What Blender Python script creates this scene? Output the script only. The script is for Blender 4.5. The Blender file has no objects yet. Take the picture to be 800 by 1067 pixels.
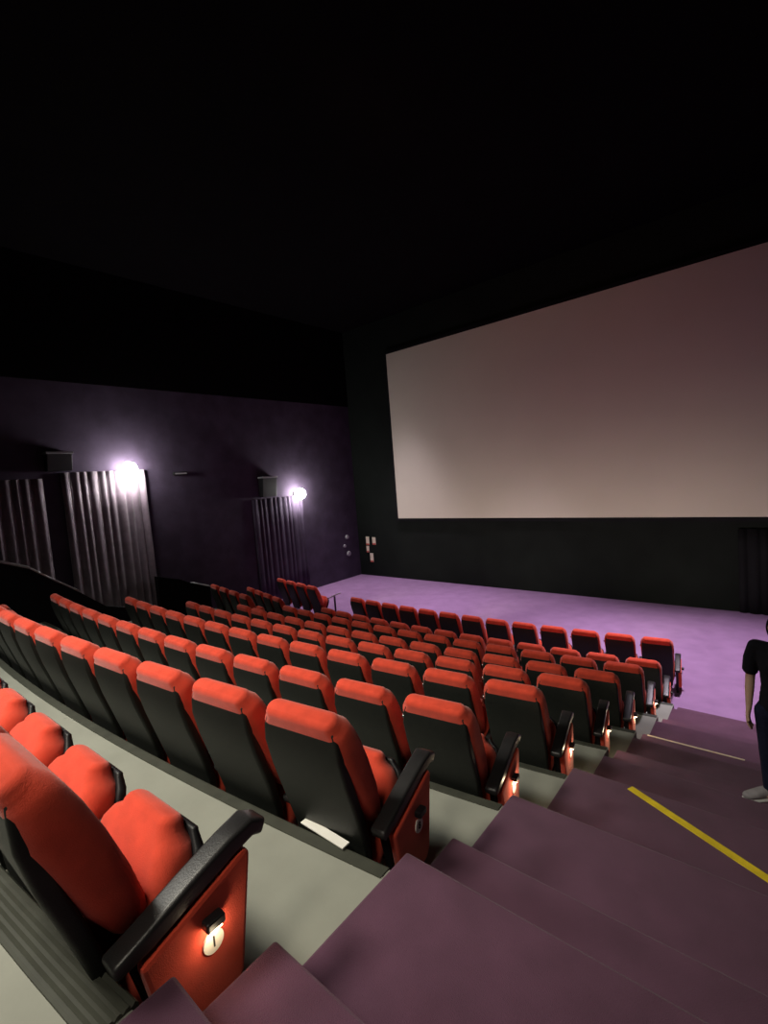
import bpy, bmesh, math, random
from mathutils import Vector, Matrix
random.seed(4)
S = bpy.context.scene
C = S.collection
# ------------------------------------------------------------------ camera
YAW, PITCH, ROLL, FPX = 0.7031, -0.0741, -0.0782, 493.9
cy, sy, cp, sp = math.cos(YAW), math.sin(YAW), math.cos(PITCH), math.sin(PITCH)
fwd = Vector((-sy*cp, cy*cp, sp)); rt = Vector((cy, sy, 0)); up = rt.cross(fwd)
c_, s_ = math.cos(ROLL), math.sin(ROLL)
R_, U_ = rt*c_ + up*s_, -rt*s_ + up*c_
cam_d = bpy.data.cameras.new('camera'); cam = bpy.data.objects.new('camera', cam_d); C.objects.link(cam)
cam.matrix_world = Matrix(((R_.x, U_.x, -fwd.x, 0), (R_.y, U_.y, -fwd.y, 0), (R_.z, U_.z, -fwd.z, 0), (0, 0, 0, 1)))
cam_d.sensor_fit = 'VERTICAL'; cam_d.sensor_height = 24.0
cam_d.lens = FPX/1067*24.0
cam_d.clip_start = 0.05
S.camera = cam
# ------------------------------------------------------------------ world, exposure, lamps of the hall, added screen fills
w = bpy.data.worlds.new('world'); S.world = w; w.use_nodes = True
w.node_tree.nodes['Background'].inputs[0].default_value = (0.3, 0.25, 0.4, 1)
w.node_tree.nodes['Background'].inputs[1].default_value = 0.0
S.view_settings.view_transform = 'Standard'; S.view_settings.look = 'None'
S.view_settings.gamma = 1.0; S.view_settings.exposure = 0.0
S.view_settings.use_curve_mapping = False
S.cycles.max_bounces = 6; S.cycles.use_denoising = True

def lamp(name, kind, loc, energy, color, size=0.3, aim=None, spot=None, blend=0.5):
    d = bpy.data.lights.new(name, kind); d.energy = energy; d.color = color
    if kind in ('POINT', 'SPOT'): d.shadow_soft_size = size
    if kind == 'AREA': d.shape = 'DISK'; d.size = size
    if kind == 'SPOT': d.spot_size = math.radians(spot); d.spot_blend = blend
    o = bpy.data.objects.new(name, d); C.objects.link(o); o.location = loc
    if aim is not None:
        o.rotation_euler = (Vector(aim) - Vector(loc)).to_track_quat('-Z', 'Y').to_euler()
    return o
# warm house lights over the upper rows, from behind and left of the viewer
lamp('house_light', 'SPOT', (-3.4, -1.1, 3.5), 1100, (1.0, .93, .78), .6, (-3.1, .8, -1.6), 80, 1.0)
lamp('house_light', 'SPOT', (-6.6, -1.0, 3.5), 900, (.96, .96, .88), .6, (-5.2, 1.2, -1.8), 92, 1.0)
lamp('house_light', 'SPOT', (-.7, -1.7, 3.4), 280, (1.0, .92, .76), .5, (-2.3, 1.2, -1.6), 66, 1.0)
# lamps over the flat floor before the screen
for x, y, e in ((-1.1, 10.2, 4600), (-5.9, 11.3, 2700), (-10.4, 12.2, 2200)):
    lamp('stage_light', 'SPOT', (x, y, 5.2), e, (.97, .84, .98), .3, (x, y-.5, -3.9), 58, 1.0)
# added unseen spots brighten the lower screen; an added reddish one tints its top
for x, e in ((-10.0, 170), (-6.2, 240), (-2.2, 240), (2.0, 150)):
    lamp('screen_fill', 'SPOT', (x, 10.3, -3.6), e, (1.0, .92, .74), .3, (x, 14.0, -2.1), 92, 1.0)
lamp('screen_red_fill', 'SPOT', (-4.9, 4.0, 5.2), 130, (1.0, .42, .22), .4, (-4.9, 14.0, 2.6), 80, 1.0)

# ------------------------------------------------------------------ materials
def mat(name, col, rough=0.8, spec=0.3, noise=0.0, nscale=20, bump=0.0, bscale=200, metal=0.0, sheen=0.0, emit=None, es=0, col2=None):
    m = bpy.data.materials.new(name); m.use_nodes = True
    nt = m.node_tree; b = nt.nodes['Principled BSDF']
    b.inputs['Base Color'].default_value = (*col, 1)
    b.inputs['Roughness'].default_value = rough
    b.inputs['Specular IOR Level'].default_value = spec
    b.inputs['Metallic'].default_value = metal
    if sheen:
        b.inputs['Sheen Weight'].default_value = sheen
        b.inputs['Sheen Roughness'].default_value = .5
    tc = nt.nodes.new('ShaderNodeTexCoord')
    if noise or col2:
        n = nt.nodes.new('ShaderNodeTexNoise'); n.inputs['Scale'].default_value = nscale; n.inputs['Detail'].default_value = 4
        nt.links.new(tc.outputs['Object'], n.inputs['Vector'])
        mx = nt.nodes.new('ShaderNodeMix'); mx.data_type = 'RGBA'
        a = col2 or tuple(c*(1-noise) for c in col)
        bb = col if col2 else tuple(min(1, c*(1+noise)) for c in col)
        mx.inputs[6].default_value = (*a, 1); mx.inputs[7].default_value = (*bb, 1)
        mr = nt.nodes.new('ShaderNodeMapRange'); mr.inputs[1].default_value = .3; mr.inputs[2].default_value = .7
        nt.links.new(n.outputs[0], mr.inputs[0]); nt.links.new(mr.outputs[0], mx.inputs[0])
        nt.links.new(mx.outputs[2], b.inputs['Base Color'])
    if bump:
        n2 = nt.nodes.new('ShaderNodeTexNoise'); n2.inputs['Scale'].default_value = bscale; n2.inputs['Detail'].default_value = 3
        nt.links.new(tc.outputs['Object'], n2.inputs['Vector'])
        bp = nt.nodes.new('ShaderNodeBump'); bp.inputs['Strength'].default_value = bump; bp.inputs['Distance'].default_value = .01
        nt.links.new(n2.outputs[0], bp.inputs['Height']); nt.links.new(bp.outputs[0], b.inputs['Normal'])
    if emit:
        b.inputs['Emission Color'].default_value = (*emit, 1); b.inputs['Emission Strength'].default_value = es
    return m
M = dict(
    red=mat('red_velvet', (.72, .075, .038), .9, .15, .10, 14, .25, 300, sheen=.25),
    shell=mat('black_plastic', (.013, .015, .013), .5, .35, .15, 30, .15, 250),
    black=mat('black_frame', (.012, .012, .014), .45, .4, .1, 20),
    arm=mat('black_armrest', (.02, .019, .02), .38, .5, .12, 25, .1, 200),
    chrome=mat('chrome', (.75, .75, .75), .2, .5, .05, 10, metal=.9),
    plate=mat('white_plate', (.8, .78, .72), .5, .4, .05, 10),
    ink=mat('black_ink', (.02, .02, .02), .6, .2, .05, 10),
    tier=mat('grey_vinyl', (.27, .275, .235), .6, .3, .10, 3, .05, 60),
    nosing=mat('olive_rubber', (.045, .047, .036), .55, .4, .15, 12),
    nosing_metal=mat('worn_metal', (.35, .36, .33), .35, .5, .3, 8, metal=.7),
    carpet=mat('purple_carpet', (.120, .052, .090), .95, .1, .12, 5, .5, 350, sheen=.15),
    carpet_lit=mat('purple_carpet_lit', (.31, .175, .33), .95, .1, .10, 3, .5, 300, sheen=.1),  # same carpet as the stairs, with the floor's violet light put into its colour
    wall=mat('purple_wall', (.060, .044, .072), .9, .15, .2, 2, .2, 60),
    curtain=mat('plum_drape', (.20, .15, .19), .6, .4, .15, 6, .1, 120, sheen=.3),
    dark=mat('black_cloth', (.010, .010, .012), .95, .1, .15, 3, .2, 80),
    mask=mat('black_masking', (.0065, .0085, .0075), .9, .15, .2, 1.5, .2, 80),
    ceil=mat('black_ceiling', (.004, .003, .004), .95, .05, .2, 2),
    screen=mat('screen_cloth', (.60, .55, .47), .85, .1, .03, .6, .03, 400),
    yellow=mat('yellow_tape', (.80, .60, .03), .6, .3, .15, 12),
    pale=mat('pale_nosing', (.75, .62, .42), .5, .4, .15, 12),
    cap=mat('grey_cap', (.30, .29, .31), .35, .5, .15, 5),
    globe=mat('lamp_globe', (1, 1, 1), .5, .3, .01, 5, emit=(1, .98, .93), es=100),
    bulb=mat('small_bulb', (1, .9, .7), .5, .3, .01, 5, emit=(1, .72, .42), es=25),
    grey=mat('grey_plastic', (.35, .34, .36), .5, .4, .1, 10),
    paper=mat('cream_paper', (.72, .62, .50), .8, .2, .1, 10),
    redpaper=mat('red_print', (.55, .10, .08), .8, .2, .1, 10),
    skin=mat('skin', (.52, .33, .24), .55, .35, .06, 12, .05, 150),
    hair=mat('dark_hair', (.015, .01, .008), .6, .4, .3, 40, .3, 200),
    shirt=mat('black_cotton', (.010, .010, .014), .9, .15, .2, 20, .2, 300),
    jeans=mat('dark_navy_denim', (.012, .015, .035), .9, .15, .25, 40, .3, 400),
    shoe=mat('grey_canvas', (.30, .28, .29), .7, .3, .15, 20, .1, 200),
    sole=mat('white_rubber', (.75, .74, .72), .6, .3, .05, 20),
)
# ------------------------------------------------------------------ helpers
def obj(name, bm, m, parent=None, smooth=True, bevel=0):
    bmesh.ops.recalc_face_normals(bm, faces=bm.faces)
    me = bpy.data.meshes.new(name); bm.to_mesh(me); bm.free()
    me.materials.append(m)
    if smooth:
        me.shade_smooth() if hasattr(me, 'shade_smooth') else [setattr(p, 'use_smooth', True) for p in me.polygons]
    else:
        for p in me.polygons: p.use_smooth = False
    o = bpy.data.objects.new(name, me); C.objects.link(o)
    if parent: o.parent = parent
    if bevel:
        b = o.modifiers.new('bevel', 'BEVEL'); b.width = bevel; b.segments = 2; b.limit_method = 'ANGLE'
    return o
def struct(o, parent=None):
    o['kind'] = 'structure'; return o
def tag(o, label, cat, group=None, kind=None):
    o['label'] = label; o['category'] = cat
    if group: o['group'] = group
    if kind: o['kind'] = kind
    return o
def thing(name, label, cat, loc=(0, 0, 0), rz=0, group=None):
    o = bpy.data.objects.new(name, None); C.objects.link(o); o.empty_display_size = .1
    o.location = loc; o.rotation_euler = (0, 0, rz); return tag(o, label, cat, group)
def box(bm, x0, x1, y0, y1, z0, z1):
    v = [bm.verts.new((x, y, z)) for x in (x0, x1) for y in (y0, y1) for z in (z0, z1)]
    for f in ((0, 1, 3, 2), (4, 6, 7, 5), (0, 4, 5, 1), (2, 3, 7, 6), (0, 2, 6, 4), (1, 5, 7, 3)):
        bm.faces.new([v[i] for i in f])
    return v
def boxobj(name, b, m, parent=None, bevel=0.0):
    bm = bmesh.new(); box(bm, *b); return obj(name, bm, m, parent, False, bevel)
def ring(cx, cyv, cz, hw, ht, ty, tz, rc, n=6, dome=0.0):
    """rounded rectangle around (cx, cy, cz): hw across X, ht along the normal of the path direction (ty, tz)."""
    L = math.hypot(ty, tz); ty, tz = ty/L, tz/L
    ny, nz = tz, -ty             # 'front' normal when the path climbs
    pts = []
    rc = min(rc, hw*.98, ht*.98)
    for (sx, st, a0) in ((1, 1, 0), (-1, 1, 90), (-1, -1, 180), (1, -1, 270)):
        for i in range(n):
            a = math.radians(a0 + 90*i/(n-1))
            x = sx*(hw-rc) + rc*math.cos(a); t = st*(ht-rc) + rc*math.sin(a)
            t += dome*(1-(x/hw)**2)*(1 if t > 0 else 0)
            pts.append(Vector((cx+x, cyv+ny*t, cz+nz*t)))
    return pts
def loft(bm, rings):
    vs = [[bm.verts.new(p) for p in r] for r in rings]
    n = len(vs[0])
    for a, b in zip(vs, vs[1:]):
        for i in range(n):
            bm.faces.new((a[i], a[(i+1) % n], b[(i+1) % n], b[i]))
    bm.faces.new(vs[0]); bm.faces.new(vs[-1][::-1])
def pad(path, rc=.03, dome=0.0, endr=.03, cx=0.0):
    """path: list of (y, z, halfwidth, halfthick); ends rounded off by endr."""
    bm = bmesh.new(); rings = []
    n = len(path)
    def tan(i):
        a = path[max(0, i-1)]; b = path[min(n-1, i+1)]; return b[0]-a[0], b[1]-a[1]
    def cap(i, sgn):
        y, z, hw, ht = path[i]; t = tan(i); L = math.hypot(*t); out = []
        for k in (0, 25, 50, 72):
            a = math.radians(k); off = endr*math.sin(a); sh = endr*(1-math.cos(a))
            out.append(ring(cx, y+sgn*t[0]/L*off, z+sgn*t[1]/L*off, hw-sh, max(ht-sh, ht*.25), *t, rc*max(.3, 1-sh/endr), dome=dome))
        return out
    rings += cap(0, -1)[::-1]
    for i in range(1, n-1):
        y, z, hw, ht = path[i]; rings.append(ring(cx, y, z, hw, ht, *tan(i), rc, dome=dome))
    rings += cap(n-1, 1)
    loft(bm, rings); return bm
def cyl(bm, c, r, h, axis='z', n=20, r2=None):
    r2 = r if r2 is None else r2
    a = []; b = []
    for i in range(n):
        t = 2*math.pi*i/n; p, q = math.cos(t), math.sin(t)
        def P(r, k):
            if axis == 'z': return (c[0]+r*p, c[1]+r*q, c[2]+k)
            if axis == 'x': return (c[0]+k, c[1]+r*p, c[2]+r*q)
            return (c[0]+r*p, c[1]+k, c[2]+r*q)
        a.append(bm.verts.new(P(r, 0))); b.append(bm.verts.new(P(r2, h)))
    for i in range(n): bm.faces.new((a[i], a[(i+1) % n], b[(i+1) % n], b[i]))
    bm.faces.new(a[::-1]); bm.faces.new(b)

# ------------------------------------------------------------------ layout numbers (metres, viewer's eye at the origin)
XA, PITCH_X = -1.616, .55
ROWY = {0: -.80, 1: .22, 2: 1.24, 3: 2.23, 4: 3.25, 5: 4.27, 6: 5.30, 7: 6.41, 8: 7.50, 9: 8.51}
FZ = {0: -1.275, 1: -1.61, 2: -1.935, 3: -2.32, 4: -2.62, 5: -2.955, 6: -3.283, 7: -3.60, 8: -3.93, 9: -3.93}
FLOOR = FZ[8]
XW, XR, YS, YB, ZC = -13.36, 3.9, 14.02, -3.2, 5.8
XL = -1.25; XAR = 1.7
def curve(X, k):
    d = X - XA
    return ROWY[k] + .122*d + .015*d*d
def slope(X): return .122 + .03*(X-XA)
# ------------------------------------------------------------------ setting
struct(boxobj('floor', (XW-.3, XR+.3, 7.0, YS+.3, FLOOR-.2, FLOOR), M['carpet_lit']))
def tier(k, x0, x1):
    """gray platform of row k from its back edge to the next row's back line"""
    bm = bmesh.new(); n = 40
    rows = []
    for i in range(n+1):
        X = x0 + (x1-x0)*i/n
        Xc = max(min(X, XA+.4), -8.6)
        yb = curve(Xc, k) + (.02 if k else -2.4); yf = curve(Xc, k+1) + (.055 if k else .10)
        if k == 0: yb = YB
        rows.append([bm.verts.new(p) for p in ((X, yb, FLOOR-.2), (X, yb, FZ[k]), (X, yf, FZ[k]), (X, yf, FLOOR-.2))])
    for a, b in zip(rows, rows[1:]):
        for i in range(4): bm.faces.new((a[i], b[i], b[(i+1) % 4], a[(i+1) % 4]))
    bm.faces.new(rows[0]); bm.faces.new(rows[-1][::-1])
    struct(obj('floor', bm, M['tier'], None, False))
def nosing(k, x0, x1, idx):
    """ribbed rubber edge of the platform"""
    bm = bmesh.new(); n = 40; rows = []
    prof = [(.005, 0), (.005, .008)]
    for j in range(5):
        y = .018+.02*j; prof += [(y-.006, .012), (y+.003, .012), (y+.006, .004)]
    prof += [(.115, .012), (.122, .004), (.122, -.05), (.108, -.05), (.108, 0)]
    if k: prof = [(.005, 0), (.007, .005), (.058, .006), (.066, .002), (.068, -.05), (.060, -.05), (.060, 0)]
    for i in range(n+1):
        X = x0 + (x1-x0)*i/n; Xc = max(min(X, XA+.4), -8.6); y0 = curve(Xc, k+1)
        rows.append([bm.verts.new((X, y0-.005+p[0], FZ[k]+p[1]+.001)) for p in prof])
    m = len(prof)
    for a, b in zip(rows, rows[1:]):
        for i in range(m): bm.faces.new((a[i], b[i], b[(i+1) % m], a[(i+1) % m]))
    bm.faces.new(rows[0]); bm.faces.new(rows[-1][::-1])
    struct(obj('trim_%d' % idx, bm, M['nosing'], None, False))
for k in range(0, 8):
    tier(k, XW-.1, XL)
    nosing(k, XW+.02, XL-.01, k+1)
    if k: 
        b = (XAR, XR+.2, ROWY[k]+.1, ROWY[k+1]+.1, FLOOR-.2, FZ[k])
    else: b = (XAR, XR+.2, YB-.1, ROWY[1]+.1, FLOOR-.2, FZ[0])
    struct(boxobj('floor', b, M['tier']))
# carpeted aisle stairs: a landing at every row and a half step between
for k in range(0, 8):
    s = YB-.1 if k == 0 else ROWY[k]+(.56 if k < 3 else .38)
    e = (.47, 1.45, 2.44, 3.46)[k] if k < 4 else ROWY[k+1]-.05
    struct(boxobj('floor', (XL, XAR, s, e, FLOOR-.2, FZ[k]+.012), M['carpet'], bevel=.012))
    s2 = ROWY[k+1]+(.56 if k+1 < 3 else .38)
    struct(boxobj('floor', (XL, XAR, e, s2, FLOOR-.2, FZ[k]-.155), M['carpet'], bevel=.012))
# walls and ceiling
struct(boxobj('wall_left', (XW-.3, XW, YB-.3, YS+.3, FLOOR-.2, 2.9), M['wall']))
struct(boxobj('wall_left_upper', (XW-.3, XW+.02, YB-.3, YS+.3, 2.9, ZC), M['ceil']))
struct(boxobj('wall_right', (XR, XR+.3, YB-.3, YS+.3, FLOOR-.2, ZC), M['wall']))
struct(boxobj('wall_back', (XW-.3, XR+.3, YB-.3, YB, FLOOR-.2, ZC), M['wall']))
struct(boxobj('wall_front', (XW-.3, XR+.3, YS, YS+.3, FLOOR-.2, ZC), M['mask']))
struct(boxobj('ceiling', (XW-.3, XR+.3, YB-.3, YS+.3, ZC, ZC+.2), M['ceil']))
# screen
sc = thing('cinema_screen', 'huge blank cream projection screen hung on the black front wall', 'screen', (-4.9, YS-.03, -1.60))
boxobj('screen_cloth', (-6.19, 6.4, -.10, -.05, 0, 6.05), M['screen'], sc)
bm = bmesh.new()
for b in ((-6.3, 6.51, -.08, 0, -.11, -.002), (-6.3, 6.51, -.08, 0, 6.052, 6.16), (-6.3, -6.192, -.08, 0, -.002, 6.052), (6.402, 6.51, -.08, 0, -.002, 6.052)):
    box(bm, *b)
obj('screen_frame', bm, M['dark'], sc, False)
# black drape panel to the right under the screen
def pleats(name, m, x, y0, y1, z0, z1, period, depth, axis='y', parent=None, ph=0):
    bm = bmesh.new(); n = int((y1-y0)/period*10); a = []
    for i in range(n+1):
        t = y0+(y1-y0)*i/n
        u = (t-y0)/period
        v = abs(math.sin(math.pi*(u+ .12*math.sin(2.3*u+ph))))**.8
        a.append((t, depth*v + .012*math.sin(.9*u+ph)+.015))
    rowsv = []
    for (t, d) in a:
        r = []
        for j in range(5):
            z = z0+(z1-z0)*j/4; dd = d*(1-.18*j/4)
            r.append(bm.verts.new((x+dd, t, z) if axis == 'y' else (t, x-dd, z)))
        rowsv.append(r)
    back = []
    for (t, d) in (a[0], a[-1]):
        back.append([bm.verts.new((x, t, z) if axis == 'y' else (t, x, z)) for z in (z0, z1)])
    for p, q in zip(rowsv, rowsv[1:]):
        for j in range(4): bm.faces.new((p[j], q[j], q[j+1], p[j+1]))
    bm.faces.new((back[0][0], back[0][1], back[1][1], back[1][0]))
    bm.faces.new([back[0][0]]+rowsv[0]+[back[0][1]]); bm.faces.new([back[1][0]]+rowsv[-1]+[back[1][1]])
    bm.faces.new([back[0][1]]+[r[-1] for r in rowsv]+[back[1][1]]); bm.faces.new([back[0][0]]+[r[0] for r in rowsv]+[back[1][0]])
    return obj(name, bm, m, parent)
tag(pleats('stage_drape', M['dark'], YS, -.85, 2.3, FLOOR, -1.9, .2, .07, 'x'), 'black drape hanging to the floor below the right part of the screen', 'curtain')
# ------------------------------------------------------------------ left wall: drapes, ledges, lamps
tag(pleats('wall_drape', M['curtain'], XW+.01, .2, 3.42, FZ[4], .58, .2, .09), 'dim pleated wall drape at the left picture edge, before the dark gap', 'curtain', 'pleated wall drapes')
tag(pleats('wall_drape', M['curtain'], XW+.01, 3.80, 5.75, FZ[6], .70, .2, .10, ph=1), 'pleated wall drape brightly lit below the nearer wall lamp', 'curtain', 'pleated wall drapes')
tag(pleats('wall_drape', M['wall'], XW+.01, 9.1, 11.2, FLOOR, -.42, .2, .07, ph=2), 'pleated dark purple wall drape below the farther wall lamp', 'curtain', 'pleated wall drapes')
def wall_speaker(y0, y1, z, h, label):
    t = thing('wall_speaker', label, 'speaker', (XW, (y0+y1)/2, z), group='speakers on the left wall'); hw = (y1-y0)/2
    bm = bmesh.new()
    v = box(bm, .02, .30, -hw, hw, 0, h)
    for q in v:
        if q.co.x > .1 and q.co.z < h*.5: q.co.x -= .1
    obj('cabinet', bm, M['black'], t, False, .01)
    boxobj('lid', (.02, .33, -hw-.02, hw+.02, h, h+.05), M['cap'], t, .006)
wall_speaker(3.50, 4.02, .74, .40, 'black wall speaker above the gap between the two near drapes')
wall_speaker(9.42, 9.98, -.36, .62, 'black wall speaker with pale top left of the farther wall lamp')
t = thing('emergency_light', 'small dark wall fitting with a pale strip, between the two lamps', 'light', (XW, 6.77, .50))
boxobj('housing', (0, .08, -.20, .20, 0, .10), M['black'], t, .01); boxobj('diffuser', (.08, .095, -.17, .17, .03, .07), M['grey'], t, .005)
def wall_lamp(y, z, label, e):
    t = thing('wall_lamp', label, 'lamp', (XW, y, z), group='round white lamps on the left wall')
    bm = bmesh.new(); cyl(bm, (0, 0, 0), .09, .05, 'x'); cyl(bm, (.05, 0, 0), .03, .08, 'x'); obj('wall_mount', bm, M['black'], t, False)
    bm = bmesh.new(); bmesh.ops.create_uvsphere(bm, u_segments=24, v_segments=14, radius=.19, matrix=Matrix.Translation((.30, 0, 0))); obj('globe', bm, M['globe'], t)
    return t
wall_lamp(5.29, .71, 'bright round wall lamp nearer the viewer, beside the lit pleated drape', 1)
wall_lamp(10.92, -.37, 'bright round wall lamp farther away, nearer the screen', 1)
# ------------------------------------------------------------------ side barriers
def barrier(name, label, x, pts, thick, capn, zb):
    t = thing(name, label, 'low wall', (x, pts[0][0], zb))
    bm = bmesh.new(); V = []
    for (y, z) in pts:
        V.append([bm.verts.new((dx, y-pts[0][0], zz-zb)) for dx, zz in ((-thick, zb), (-thick, z), (0, z), (0, zb))])
    for a, b in zip(V, V[1:]):
        for i in range(4): bm.faces.new((a[i], b[i], b[(i+1) % 4], a[(i+1) % 4]))
    bm.faces.new(V[0]); bm.faces.new(V[-1][::-1]); obj('panel', bm, M['dark'], t, False)
    bm = bmesh.new(); V = []
    for (y, z) in pts[capn[0]:capn[1]]:
        V.append([bm.verts.new((dx, y-pts[0][0], z-zb+zz)) for dx, zz in ((-thick-.03, .0), (-thick-.03, .03), (-thick*.5, .045), (.03, .03), (.03, 0))])
    for a, b in zip(V, V[1:]):
        for i in range(5): bm.faces.new((a[i], b[i], b[(i+1) % 5], a[(i+1) % 5]))
    bm.faces.new(V[0]); bm.faces.new(V[-1][::-1]); obj('cap_rail', bm, M['cap'], t)
barrier('side_barrier', 'black low side wall with grey rounded cap beyond the near rows', -9.3,
        [(-.6, -.78), (.3, -.74), (1.0, -.76), (1.4, -.80), (1.7, -.87), (2.05, -1.03), (2.38, -1.31), (2.72, -1.58), (3.10, -1.92), (3.6, -2.1)], .16, (0, 8), FZ[3]+.02)
barrier('side_barrier', 'black low barrier with pale end cap below the left wall, beside the small seat block', -12.3,
        [(5.35, -2.10), (5.9, -2.28), (6.3, -2.50), (6.75, -2.68)], .18, (2, 4), FZ[7]+.02)

# ------------------------------------------------------------------ the seats
def arm_bm(cx, hw=.03):
    return pad([(.13, .40, hw, .022), (.20, .415, hw, .028), (.34, .460, hw, .032), (.47, .500, hw, .032), (.55, .518, hw*1.08, .030), (.585, .500, hw*1.03, .026)], .015, 0, .014, cx)
def middle_arm_bm(cx, hw=.026):
    return pad([(.13, .38, hw, .02), (.20, .395, hw, .022), (.32, .425, hw, .022), (.42, .445, hw, .020)], .014, 0, .012, cx)
def stand_bm(cx):
    bm = bmesh.new()
    prof = [(.16, .38), (.24, .02), (.20, 0), (.44, 0), (.42, .02), (.37, .20), (.41, .435)]
    a = [bm.verts.new((cx-.018, y, z)) for y, z in prof]; b = [bm.verts.new((cx+.018, y, z)) for y, z in prof]
    n = len(prof)
    for i in range(n): bm.faces.new((a[i], a[(i+1) % n], b[(i+1) % n], b[i]))
    bm.faces.new(a[::-1]); bm.faces.new(b); return bm
H = PITCH_X/2
def make_seat(name, end=None, lit=False, digit=None):
    t = thing(name, '', 'chair')
    obj('back_shell', pad([(.155, .09, .19, .012), (.148, .16, .205, .018), (.135, .30, .215, .022), (.085, .48, .220, .026), (.030, .66, .220, .026), (-.004, .79, .220, .022), (-.012, .86, .212, .016), (-.014, .890, .198, .011)], .016, 0, .012), M['shell'], t)
    obj('back_cushion', pad([(.240, .38, .205, .035), (.212, .43, .222, .052), (.165, .54, .232, .068), (.112, .68, .236, .072), (.064, .79, .238, .074), (.042, .86, .236, .062), (.022, .900, .226, .058), (.010, .920, .204, .048)], .05, .010, .04), M['red'], t)
    obj('seat_cushion', pad([(.205, .16, .20, .035), (.235, .23, .225, .055), (.285, .34, .238, .068), (.330, .43, .236, .072), (.358, .49, .222, .068), (.374, .525, .196, .058), (.382, .548, .150, .045)], .06, .014, .038), M['red'], t)
    obj('seat_pan', pad([(.280, .15, .205, .018), (.325, .25, .232, .022), (.375, .36, .242, .024), (.408, .44, .236, .022), (.428, .490, .214, .018), (.440, .520, .172, .014)], .016, 0, .012), M['black'], t)
    bm = bmesh.new(); cyl(bm, (-H+.035, .27, .26), .018, 2*H-.07, 'x', 12); obj('pivot_bar', bm, M['black'], t)
    obj('armrest', middle_arm_bm(-H), M['arm'], t); obj('stand', stand_bm(-H), M['black'], t, False, .004)
    bm = bmesh.new(); cyl(bm, (-.250, .035, .80), .013, .016, 'x', 12); obj('glint_disc', bm, M['chrome'], t)  # small chrome disc added to give the white glints beside the backs
    if end == 'right':
        obj('armrest', arm_bm(H, .041), M['arm'], t); obj('stand', stand_bm(H-.012), M['black'], t, False, .004)
        bm = bmesh.new()
        prof = [(.175, .37), (.225, .10), (.26, .07), (.44, .07), (.47, .11), (.53, .46), (.51, .478)]
        a = [bm.verts.new((H+.008, y, z)) for y, z in prof]; b = [bm.verts.new((H+.05, y, z)) for y, z in prof]
        n = len(prof)
        for i in range(n): bm.faces.new((a[i], a[(i+1) % n], b[(i+1) % n], b[i]))
        bm.faces.new(a[::-1]); bm.faces.new(b)
        ep = obj('end_panel', bm, M['red'], t, False, .014)
        bm = bmesh.new(); cyl(bm, (H+.05, .375, .285), .033, .006, 'x', 24)
        npl = obj('number_plate', bm, M['plate'], t, False)
        if digit:
            cd = bpy.data.curves.new('digit', 'FONT'); cd.body = digit; cd.size = .048; cd.extrude = .001; cd.align_x = 'CENTER'; cd.align_y = 'CENTER'
            tmp = bpy.data.objects.new('tmp', cd); C.objects.link(tmp)
            dg = bpy.context.evaluated_depsgraph_get(); me = bpy.data.meshes.new_from_object(tmp.evaluated_get(dg)); bpy.data.objects.remove(tmp)
            me.materials.clear(); me.materials.append(M['ink'])
            d = bpy.data.objects.new('seat_number', me); C.objects.link(d); d.parent = npl
            d.matrix_local = Matrix.Translation((H+.0575, .375, .285)) @ Matrix(((0, 0, 1, 0), (1, 0, 0, 0), (0, 1, 0, 0), (0, 0, 0, 1)))
        bm = bmesh.new(); v = box(bm, H+.05, H+.085, .345, .405, .342, .372)
        lh = obj('light_housing', bm, M['black'], t, False, .006)
        if lit:
            bm = bmesh.new(); box(bm, H+.056, H+.078, .355, .395, .335, .3415)
            obj('light_lens', bm, M['bulb'], lh, False)
    if end == 'left':
        bm = bmesh.new(); box(bm, -H-.05, -H-.008, .2, .47, .12, .45); obj('end_panel', bm, M['red'], t, False, .014)
    return t
def copy_tree(o, parent=None):
    c = o.copy(); C.objects.link(c); c.parent = parent
    for ch in list(o.children): copy_tree(ch, c)
    return c
proto = {}
def seat(kind, x, y, z, rz, label, group):
    if kind not in proto:
        proto[kind] = make_seat(*{'mid': ('cinema_chair',), 'left': ('cinema_chair', 'left'), 'lit': ('cinema_chair', 'right', True), 'lit1': ('cinema_chair', 'right', True, '1'), 'dark': ('cinema_chair', 'right', False, '8'), 'plain': ('cinema_chair', 'right', False)}[kind])
        o = proto[kind]
    else: o = copy_tree(proto[kind])
    o.location = (x, y, z); o.rotation_euler = (0, 0, rz); o['label'] = label; o['group'] = group
    return o
ORD = ['', 'first', 'second', 'third', 'fourth', 'fifth', 'sixth', 'seventh', 'eighth', 'ninth', 'tenth', 'eleventh', 'twelfth', 'thirteenth']
ROWN = {1: 'nearest row', 2: 'second row from the viewer', 3: 'third row from the viewer', 4: 'fourth row from the viewer', 5: 'fifth row from the viewer',
        6: 'sixth row from the viewer', 7: 'third row from the screen', 8: 'second row from the screen', 9: 'front row'}
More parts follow.
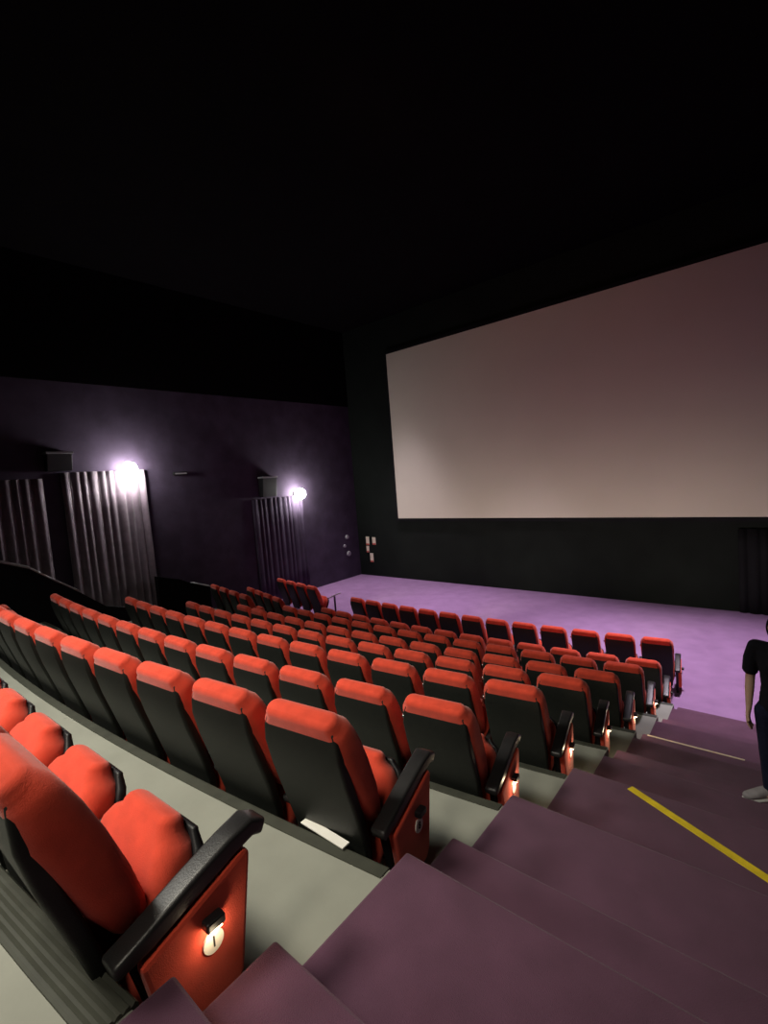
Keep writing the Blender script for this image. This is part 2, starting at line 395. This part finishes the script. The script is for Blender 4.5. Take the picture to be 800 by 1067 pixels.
for k in range(1, 10):
    n = 8 if k == 1 else 13
    for i in range(n):
        X = XA - PITCH_X*i
        y = curve(X, k)
        if k == 1: y = ROWY[1] + .04*(X-XA) + .008*(X-XA)**2
        kind = 'mid'
        if i == 0: kind = {1: 'lit1', 2: 'dark', 8: 'plain', 9: 'plain'}.get(k, 'lit')
        elif i == 12: kind = 'left'
        a = math.atan(slope(X) if k > 1 else .04+.016*(X-XA))
        if i == 0: lab = 'red tip-up cinema chair at the stairs end of the ' + ROWN[k]
        elif i == 12: lab = 'red tip-up cinema chair at the far left end of the ' + ROWN[k]
        else: lab = 'red tip-up cinema chair, %s from the stairs in the %s' % (ORD[i+1], ROWN[k])
        seat(kind, X, y, FZ[k], a, lab, 'seats of the ' + ROWN[k])
        if i == 0 and kind.startswith('lit'):
            ca, sa = math.cos(a), math.sin(a); lx, ly = H+.10, .37
            p = lamp('aisle_lamp', 'POINT', (X+ca*lx-sa*ly, y+sa*lx+ca*ly, FZ[k]+.322), .22 if k < 3 else .6, (1, .78, .5), .012)
# small block beyond the left aisle
for rn, (xa, ya), (xb, yb), zt in (('rear row', (-9.7, 6.13), (-11.5, 6.43), -2.50), ('middle row', (-9.9, 7.18), (-11.6, 7.56), -2.85), ('front row', (-10.45, 8.82), (-12.25, 9.12), -2.97)):
    for i in range(4):
        X = xa+(xb-xa)*i/3; Y = ya+(yb-ya)*i/3; z = zt-.95 if rn != 'front row' else FLOOR
        pos = ['right end', 'second place from the right', 'third place from the right', 'left end'][i]
        o = seat('mid' if i < 3 else 'left', X, Y, z, math.atan2(ya-yb, xa-xb), 'dark red cinema chair, %s of the small left block\'s %s' % (pos, rn), 'seats of the small left block')
    zz = zt-.95
    if rn != 'front row':
        struct(boxobj('floor', (-12.1, -9.2, min(ya, yb)-.25, max(ya, yb)+.7, FLOOR-.1, zz), M['tier']))
t = thing('writing_tablet', 'pale folding tablet raised at the right end of the small left block', 'tablet', (-9.93, 9.22, FLOOR))
boxobj('post', (-.02, .02, -.02, .02, 0, .62), M['black'], t, .004)
bm = bmesh.new(); v = box(bm, -.16, .16, -.12, .12, .62, .645)
for q in v: q.co.z += q.co.x*.45
obj('tablet_top', bm, M['plate'], t, False, .006)
# ------------------------------------------------------------------ marks on the floor
def strip(name, p0, p1, wdt, z, m, label, cat):
    a = Vector(p0); b = Vector(p1); d = (b-a).normalized(); nrm = Vector((-d.y, d.x))*wdt/2
    bm = bmesh.new(); lo = [bm.verts.new((q.x, q.y, z)) for q in (a-nrm, b-nrm, b+nrm, a+nrm)]; hi = [bm.verts.new((v.co.x, v.co.y, z+.004)) for v in lo]
    bm.faces.new(hi); bm.faces.new(lo[::-1])
    for i in range(4): bm.faces.new((lo[i], lo[(i+1) % 4], hi[(i+1) % 4], hi[i]))
    tag(obj(name, bm, m, None, False), label, cat)
strip('floor_tape', (-.85, 3.43), (.25, 2.87), .05, FZ[3]+.0125, M['yellow'], 'bright yellow tape laid slantwise across a stair landing', 'tape')
strip('step_edging', (-1.20, 5.66), (-.33, 5.665), .022, FZ[5]-.154, M['pale'], 'thin pale edging strip on a lower stair before the standing person', 'edging')
bm = bmesh.new(); box(bm, -1.76, -1.48, -.022, .022, 0, .008); o = obj('row_plate', bm, M['plate'], None, False, .002)
o.location = (0, 1.315, FZ[1]+.0135); tag(o, 'white strip plate on the floor edge behind the second row\'s end seat', 'plate')
# ------------------------------------------------------------------ corner bits
for (x, y0, z, r, lab) in ((XW, 13.35, -2.28, .09, 'topmost of the three round grey wall fittings near the corner'), (XW, 13.18, -2.62, .07, 'middle, smallest of the three round grey wall fittings near the corner'), (XW, 13.38, -2.95, .11, 'lowest of the three round grey wall fittings near the corner')):
    bm = bmesh.new(); cyl(bm, (0, 0, 0), r, .05, 'x', 20, r*.8); o = obj('wall_fitting', bm, M['grey'], None, False, .008); o.location = (x, y0, z)
    tag(o, lab, 'wall fitting', 'round grey wall fittings near the corner')
for (x, z, w_, h_, lab) in ((-12.86, -2.52, .17, .34, 'cream paper at the upper left of the corner cluster'), (-12.52, -2.52, .17, .30, 'cream paper at the upper right of the corner cluster'), (-12.88, -2.86, .14, .26, 'cream paper in the middle left of the corner cluster'), (-12.70, -3.2, .17, .36, 'lowest cream paper of the corner cluster')):
    t = thing('paper_notice', lab+', on the black wall', 'paper', (x, YS, z), group='papers pinned by the corner')
    boxobj('sheet', (-w_/2, w_/2, -.012, -.002, -h_/2, h_/2), M['paper'], t); boxobj('red_band', (-w_/2, w_/2, -.016, -.0121, -h_/2, -h_/2+.06), M['redpaper'], t)
# ------------------------------------------------------------------ person
def chain_mesh(chains, cuts=(), voxel=.009):
    """one continuous skin over tapering limbs: capsules fused by a voxel remesh"""
    NU, NV = 12, 7; tv = [(0, 0, 1)]; tf = []
    for a in range(1, NV):
        for b in range(NU):
            t, p = math.pi*a/NV, 2*math.pi*b/NU; tv.append((math.sin(t)*math.cos(p), math.sin(t)*math.sin(p), math.cos(t)))
    tv.append((0, 0, -1)); last = len(tv)-1
    for b in range(NU):
        c = (b+1) % NU; tf.append((0, 1+b, 1+c)); tf.append((last, last-NU+c, last-NU+b))
        for a in range(NV-2): tf.append((1+a*NU+b, 1+(a+1)*NU+b, 1+(a+1)*NU+c, 1+a*NU+c))
    VV = []; FF = []
    def ball(p, r):
        o0 = len(VV); VV.extend((p[0]+x*r[0], p[1]+y*r[1], p[2]+z*r[2]) for x, y, z in tv); FF.extend(tuple(i+o0 for i in f) for f in tf)
    idx = {}
    for ch in chains:
        prev = None
        for item in ch:
            if isinstance(item, str): p, r = idx[item]
            else:
                nm, p, r = item; p = Vector(p); r = (r[0], r[1], min(r)) if isinstance(r, tuple) else (r, r, r)
                if nm: idx[nm] = (p, r)
            if prev is None: ball(p, r)
            else:
                q, rr = prev; n = max(2, int((p-q).length/(min(min(r), min(rr))*.35)))
                for k in range(1, n+1):
                    f = k/n; ball(q.lerp(p, f), [a+(b-a)*f for a, b in zip(rr, r)])
            prev = (p, r)
    me = bpy.data.meshes.new('body'); me.from_pydata(VV, [], FF); o = bpy.data.objects.new('tmp', me); C.objects.link(o)
    m = o.modifiers.new('r', 'REMESH'); m.mode = 'VOXEL'; m.voxel_size = voxel
    m2 = o.modifiers.new('s', 'SMOOTH'); m2.iterations = 3; m2.factor = .5
    dg = bpy.context.evaluated_depsgraph_get(); out = bpy.data.meshes.new_from_object(o.evaluated_get(dg)); bpy.data.objects.remove(o)
    if cuts:
        bm = bmesh.new(); bm.from_mesh(out)
        for co, no in cuts:
            bmesh.ops.bisect_plane(bm, geom=bm.verts[:]+bm.edges[:]+bm.faces[:], plane_co=co, plane_no=no, clear_outer=True)
            bmesh.ops.holes_fill(bm, edges=[e for e in bm.edges if e.is_boundary])
        bm.to_mesh(out); bm.free()
    for p in out.polygons: p.use_smooth = True
    return out
def meshobj(name, me, m, parent):
    me.materials.clear(); me.materials.append(m); o = bpy.data.objects.new(name, me); C.objects.link(o); o.parent = parent; return o
# local frame: the figure faces -Y (towards the picture's left after turning); height about 1.6 m
per = thing('person', 'person in black T-shirt and dark trousers standing on the stairs at right edge', 'person', (-.03, 4.50, FZ[4]-.155), math.radians(-14)); per.scale = (.95, .95, .95)
def arm(s, k=0.0, hand=True):
    out = [['chest', ('sh%d' % s, (s*.160, .012, 1.300), .048+k), (None, (s*.196, .02, 1.19), .042+k), ('el%d' % s, (s*.214, .03, 1.03), .035+k)]]
    if hand:
        out[0] += [(None, (s*.210, -.005, .94), .034), ('wr%d' % s, (s*.202, -.055, .80), .0225), ('pm%d' % s, (s*.200, -.085, .745), (.015, .034)), (None, (s*.197, -.092, .715), (.013, .036))]
        for dy, L in ((-.030, .062), (-.011, .074), (.009, .070), (.027, .054)):
            out.append([(None, (s*.196, -.094+dy, .712), .0095), (None, (s*.188, -.096+dy, .712-L*.5), .0085), (None, (s*.172, -.094+dy*.9, .712-L), .0078)])
        out.append([(None, (s*.200, -.075, .775), .013), (None, (s*.190, -.118, .745), .0105), (None, (s*.180, -.132, .715), .009)])
    return out
def legs(k=0.0, foot=True):
    out = []
    for s, fy in ((1, -.03), (-1, .03)):
        l = ['pel', (None, (s*.085, 0, .77), .086+k), (None, (s*.090, fy*.3, .60), .070+k), (None, (s*.092, fy*.6-.01, .43), .053+k*1.1), (None, (s*.092, fy+.008, .29), .050+k*1.1), (None, (s*.092, fy+.02, .10), .034+k*1.5)]
        if foot: l += [(None, (s*.092, fy+.02, .055), .034), (None, (s*.094, fy-.02, .048), .028)]
        out.append(l)
    return out
torso = lambda k: [('pel', (0, 0, .86), (.130+k, .095+k)), (None, (0, .005, 1.00), (.115+k, .085+k)), ('chest', (0, 0, 1.17), (.128+k, .094+k)), ('nb', (0, .012, 1.29), (.105+k, .068+k))]
meshobj('body', chain_mesh([torso(0)+[(None, (0, .012, 1.345), .046), (None, (0, -.002, 1.43), .046)]] + legs() + arm(1) + arm(-1), voxel=.007), M['skin'], per)
meshobj('t_shirt', chain_mesh([torso(.024)] + [['chest', ('sa%d' % s, (s*.12, .012, 1.295), .064), (None, (s*.163, .012, 1.296), .066), (None, (s*.198, .02, 1.19), .062), (None, (s*.212, .028, 1.10), .058)] for s in (1, -1)],
        cuts=[((0, 0, 1.352), (0, 0, 1)), ((0, 0, .80), (0, 0, -1))]), M['shirt'], per)
meshobj('trousers', chain_mesh([[('pel', (0, 0, .86), (.140, .106))]] + legs(.014, False), cuts=[((0, 0, .90), (0, 0, 1)), ((0, 0, .065), (0, 0, -1))]), M['jeans'], per)
# head: egg with brow, nose, mouth, ears
bm = bmesh.new(); bmesh.ops.create_uvsphere(bm, u_segments=32, v_segments=24, radius=1)
for v in bm.verts:
    x, y, z = v.co
    f = 1 - .22*max(0, -z)**1.3
    X, Y, Z = x*.072*f, y*.092*(1-.10*max(0, -z)), z*.112
    if y < 0:
        Y -= .018*math.exp(-((x/.16)**2+((z+.12)/.20)**2))      # nose
        Y += .008*math.exp(-(((abs(x)-.38)/.20)**2+((z-.05)/.13)**2))   # eye sockets
        Y -= .006*math.exp(-((x/.35)**2+((z+.52)/.09)**2))      # lips
        Y -= .008*math.exp(-((x/.3)**2+((z+.85)/.15)**2))       # chin
    v.co = (X, Y-.015, Z+1.485)
head = obj('head', bm, M['skin'], per)
for s in (1, -1):
    bm = bmesh.new(); bmesh.ops.create_uvsphere(bm, u_segments=12, v_segments=8, radius=.028, matrix=Matrix.Translation((s*.073, -.005, 1.482)) @ Matrix.Diagonal((.35, .7, 1.05, 1))); obj('ear', bm, M['skin'], head)
    bm = bmesh.new(); bmesh.ops.create_uvsphere(bm, u_segments=12, v_segments=8, radius=.011, matrix=Matrix.Translation((s*.028, -.090, 1.492))); obj('eye', bm, M['sole'], head)
bm = bmesh.new(); bmesh.ops.create_uvsphere(bm, u_segments=28, v_segments=20, radius=1)
for v in list(bm.verts):
    if v.co.z < -.62 or (v.co.y < -.30 and v.co.z < .34): bm.verts.remove(v)
for v in bm.verts: v.co = (v.co.x*.088, v.co.y*.108-.008, v.co.z*.126+1.492)
obj('hair', bm, M['hair'], per)
for s, fy in ((1, -.03), (-1, .03)):
    def shoe(z0, z1, gw, taper):
        bm = bmesh.new(); rings = []
        for (y, w2, zt) in ((.085, .028, .7), (.06, .038, 1), (.0, .040, 1), (-.06, .044, .85), (-.12, .047, .62), (-.165, .040, .5), (-.19, .022, .42)):
            zt = 1 if taper else zt
            top = z0 + (z1-z0)*zt
            rr = []
            for i in range(14):
                a = 2*math.pi*i/14
                rr.append(Vector((s*.095+(w2+gw)*math.cos(a), fy+y, (z0+top)/2+(top-z0)/2*max(-1, min(1, 1.3*math.sin(a))))))
            rings.append(rr)
        loft(bm, rings); return bm
    sa = math.radians(38 if s < 0 else -12)
    sh = obj('shoe', shoe(.022, .105, 0, False), M['shoe'], per); obj('sole', shoe(0, .026, .005, True), M['sole'], sh)
    pv = Matrix.Translation((s*.095, fy+.03, 0)); sh.matrix_local = pv @ Matrix.Rotation(-sa, 4, 'Z') @ pv.inverted()
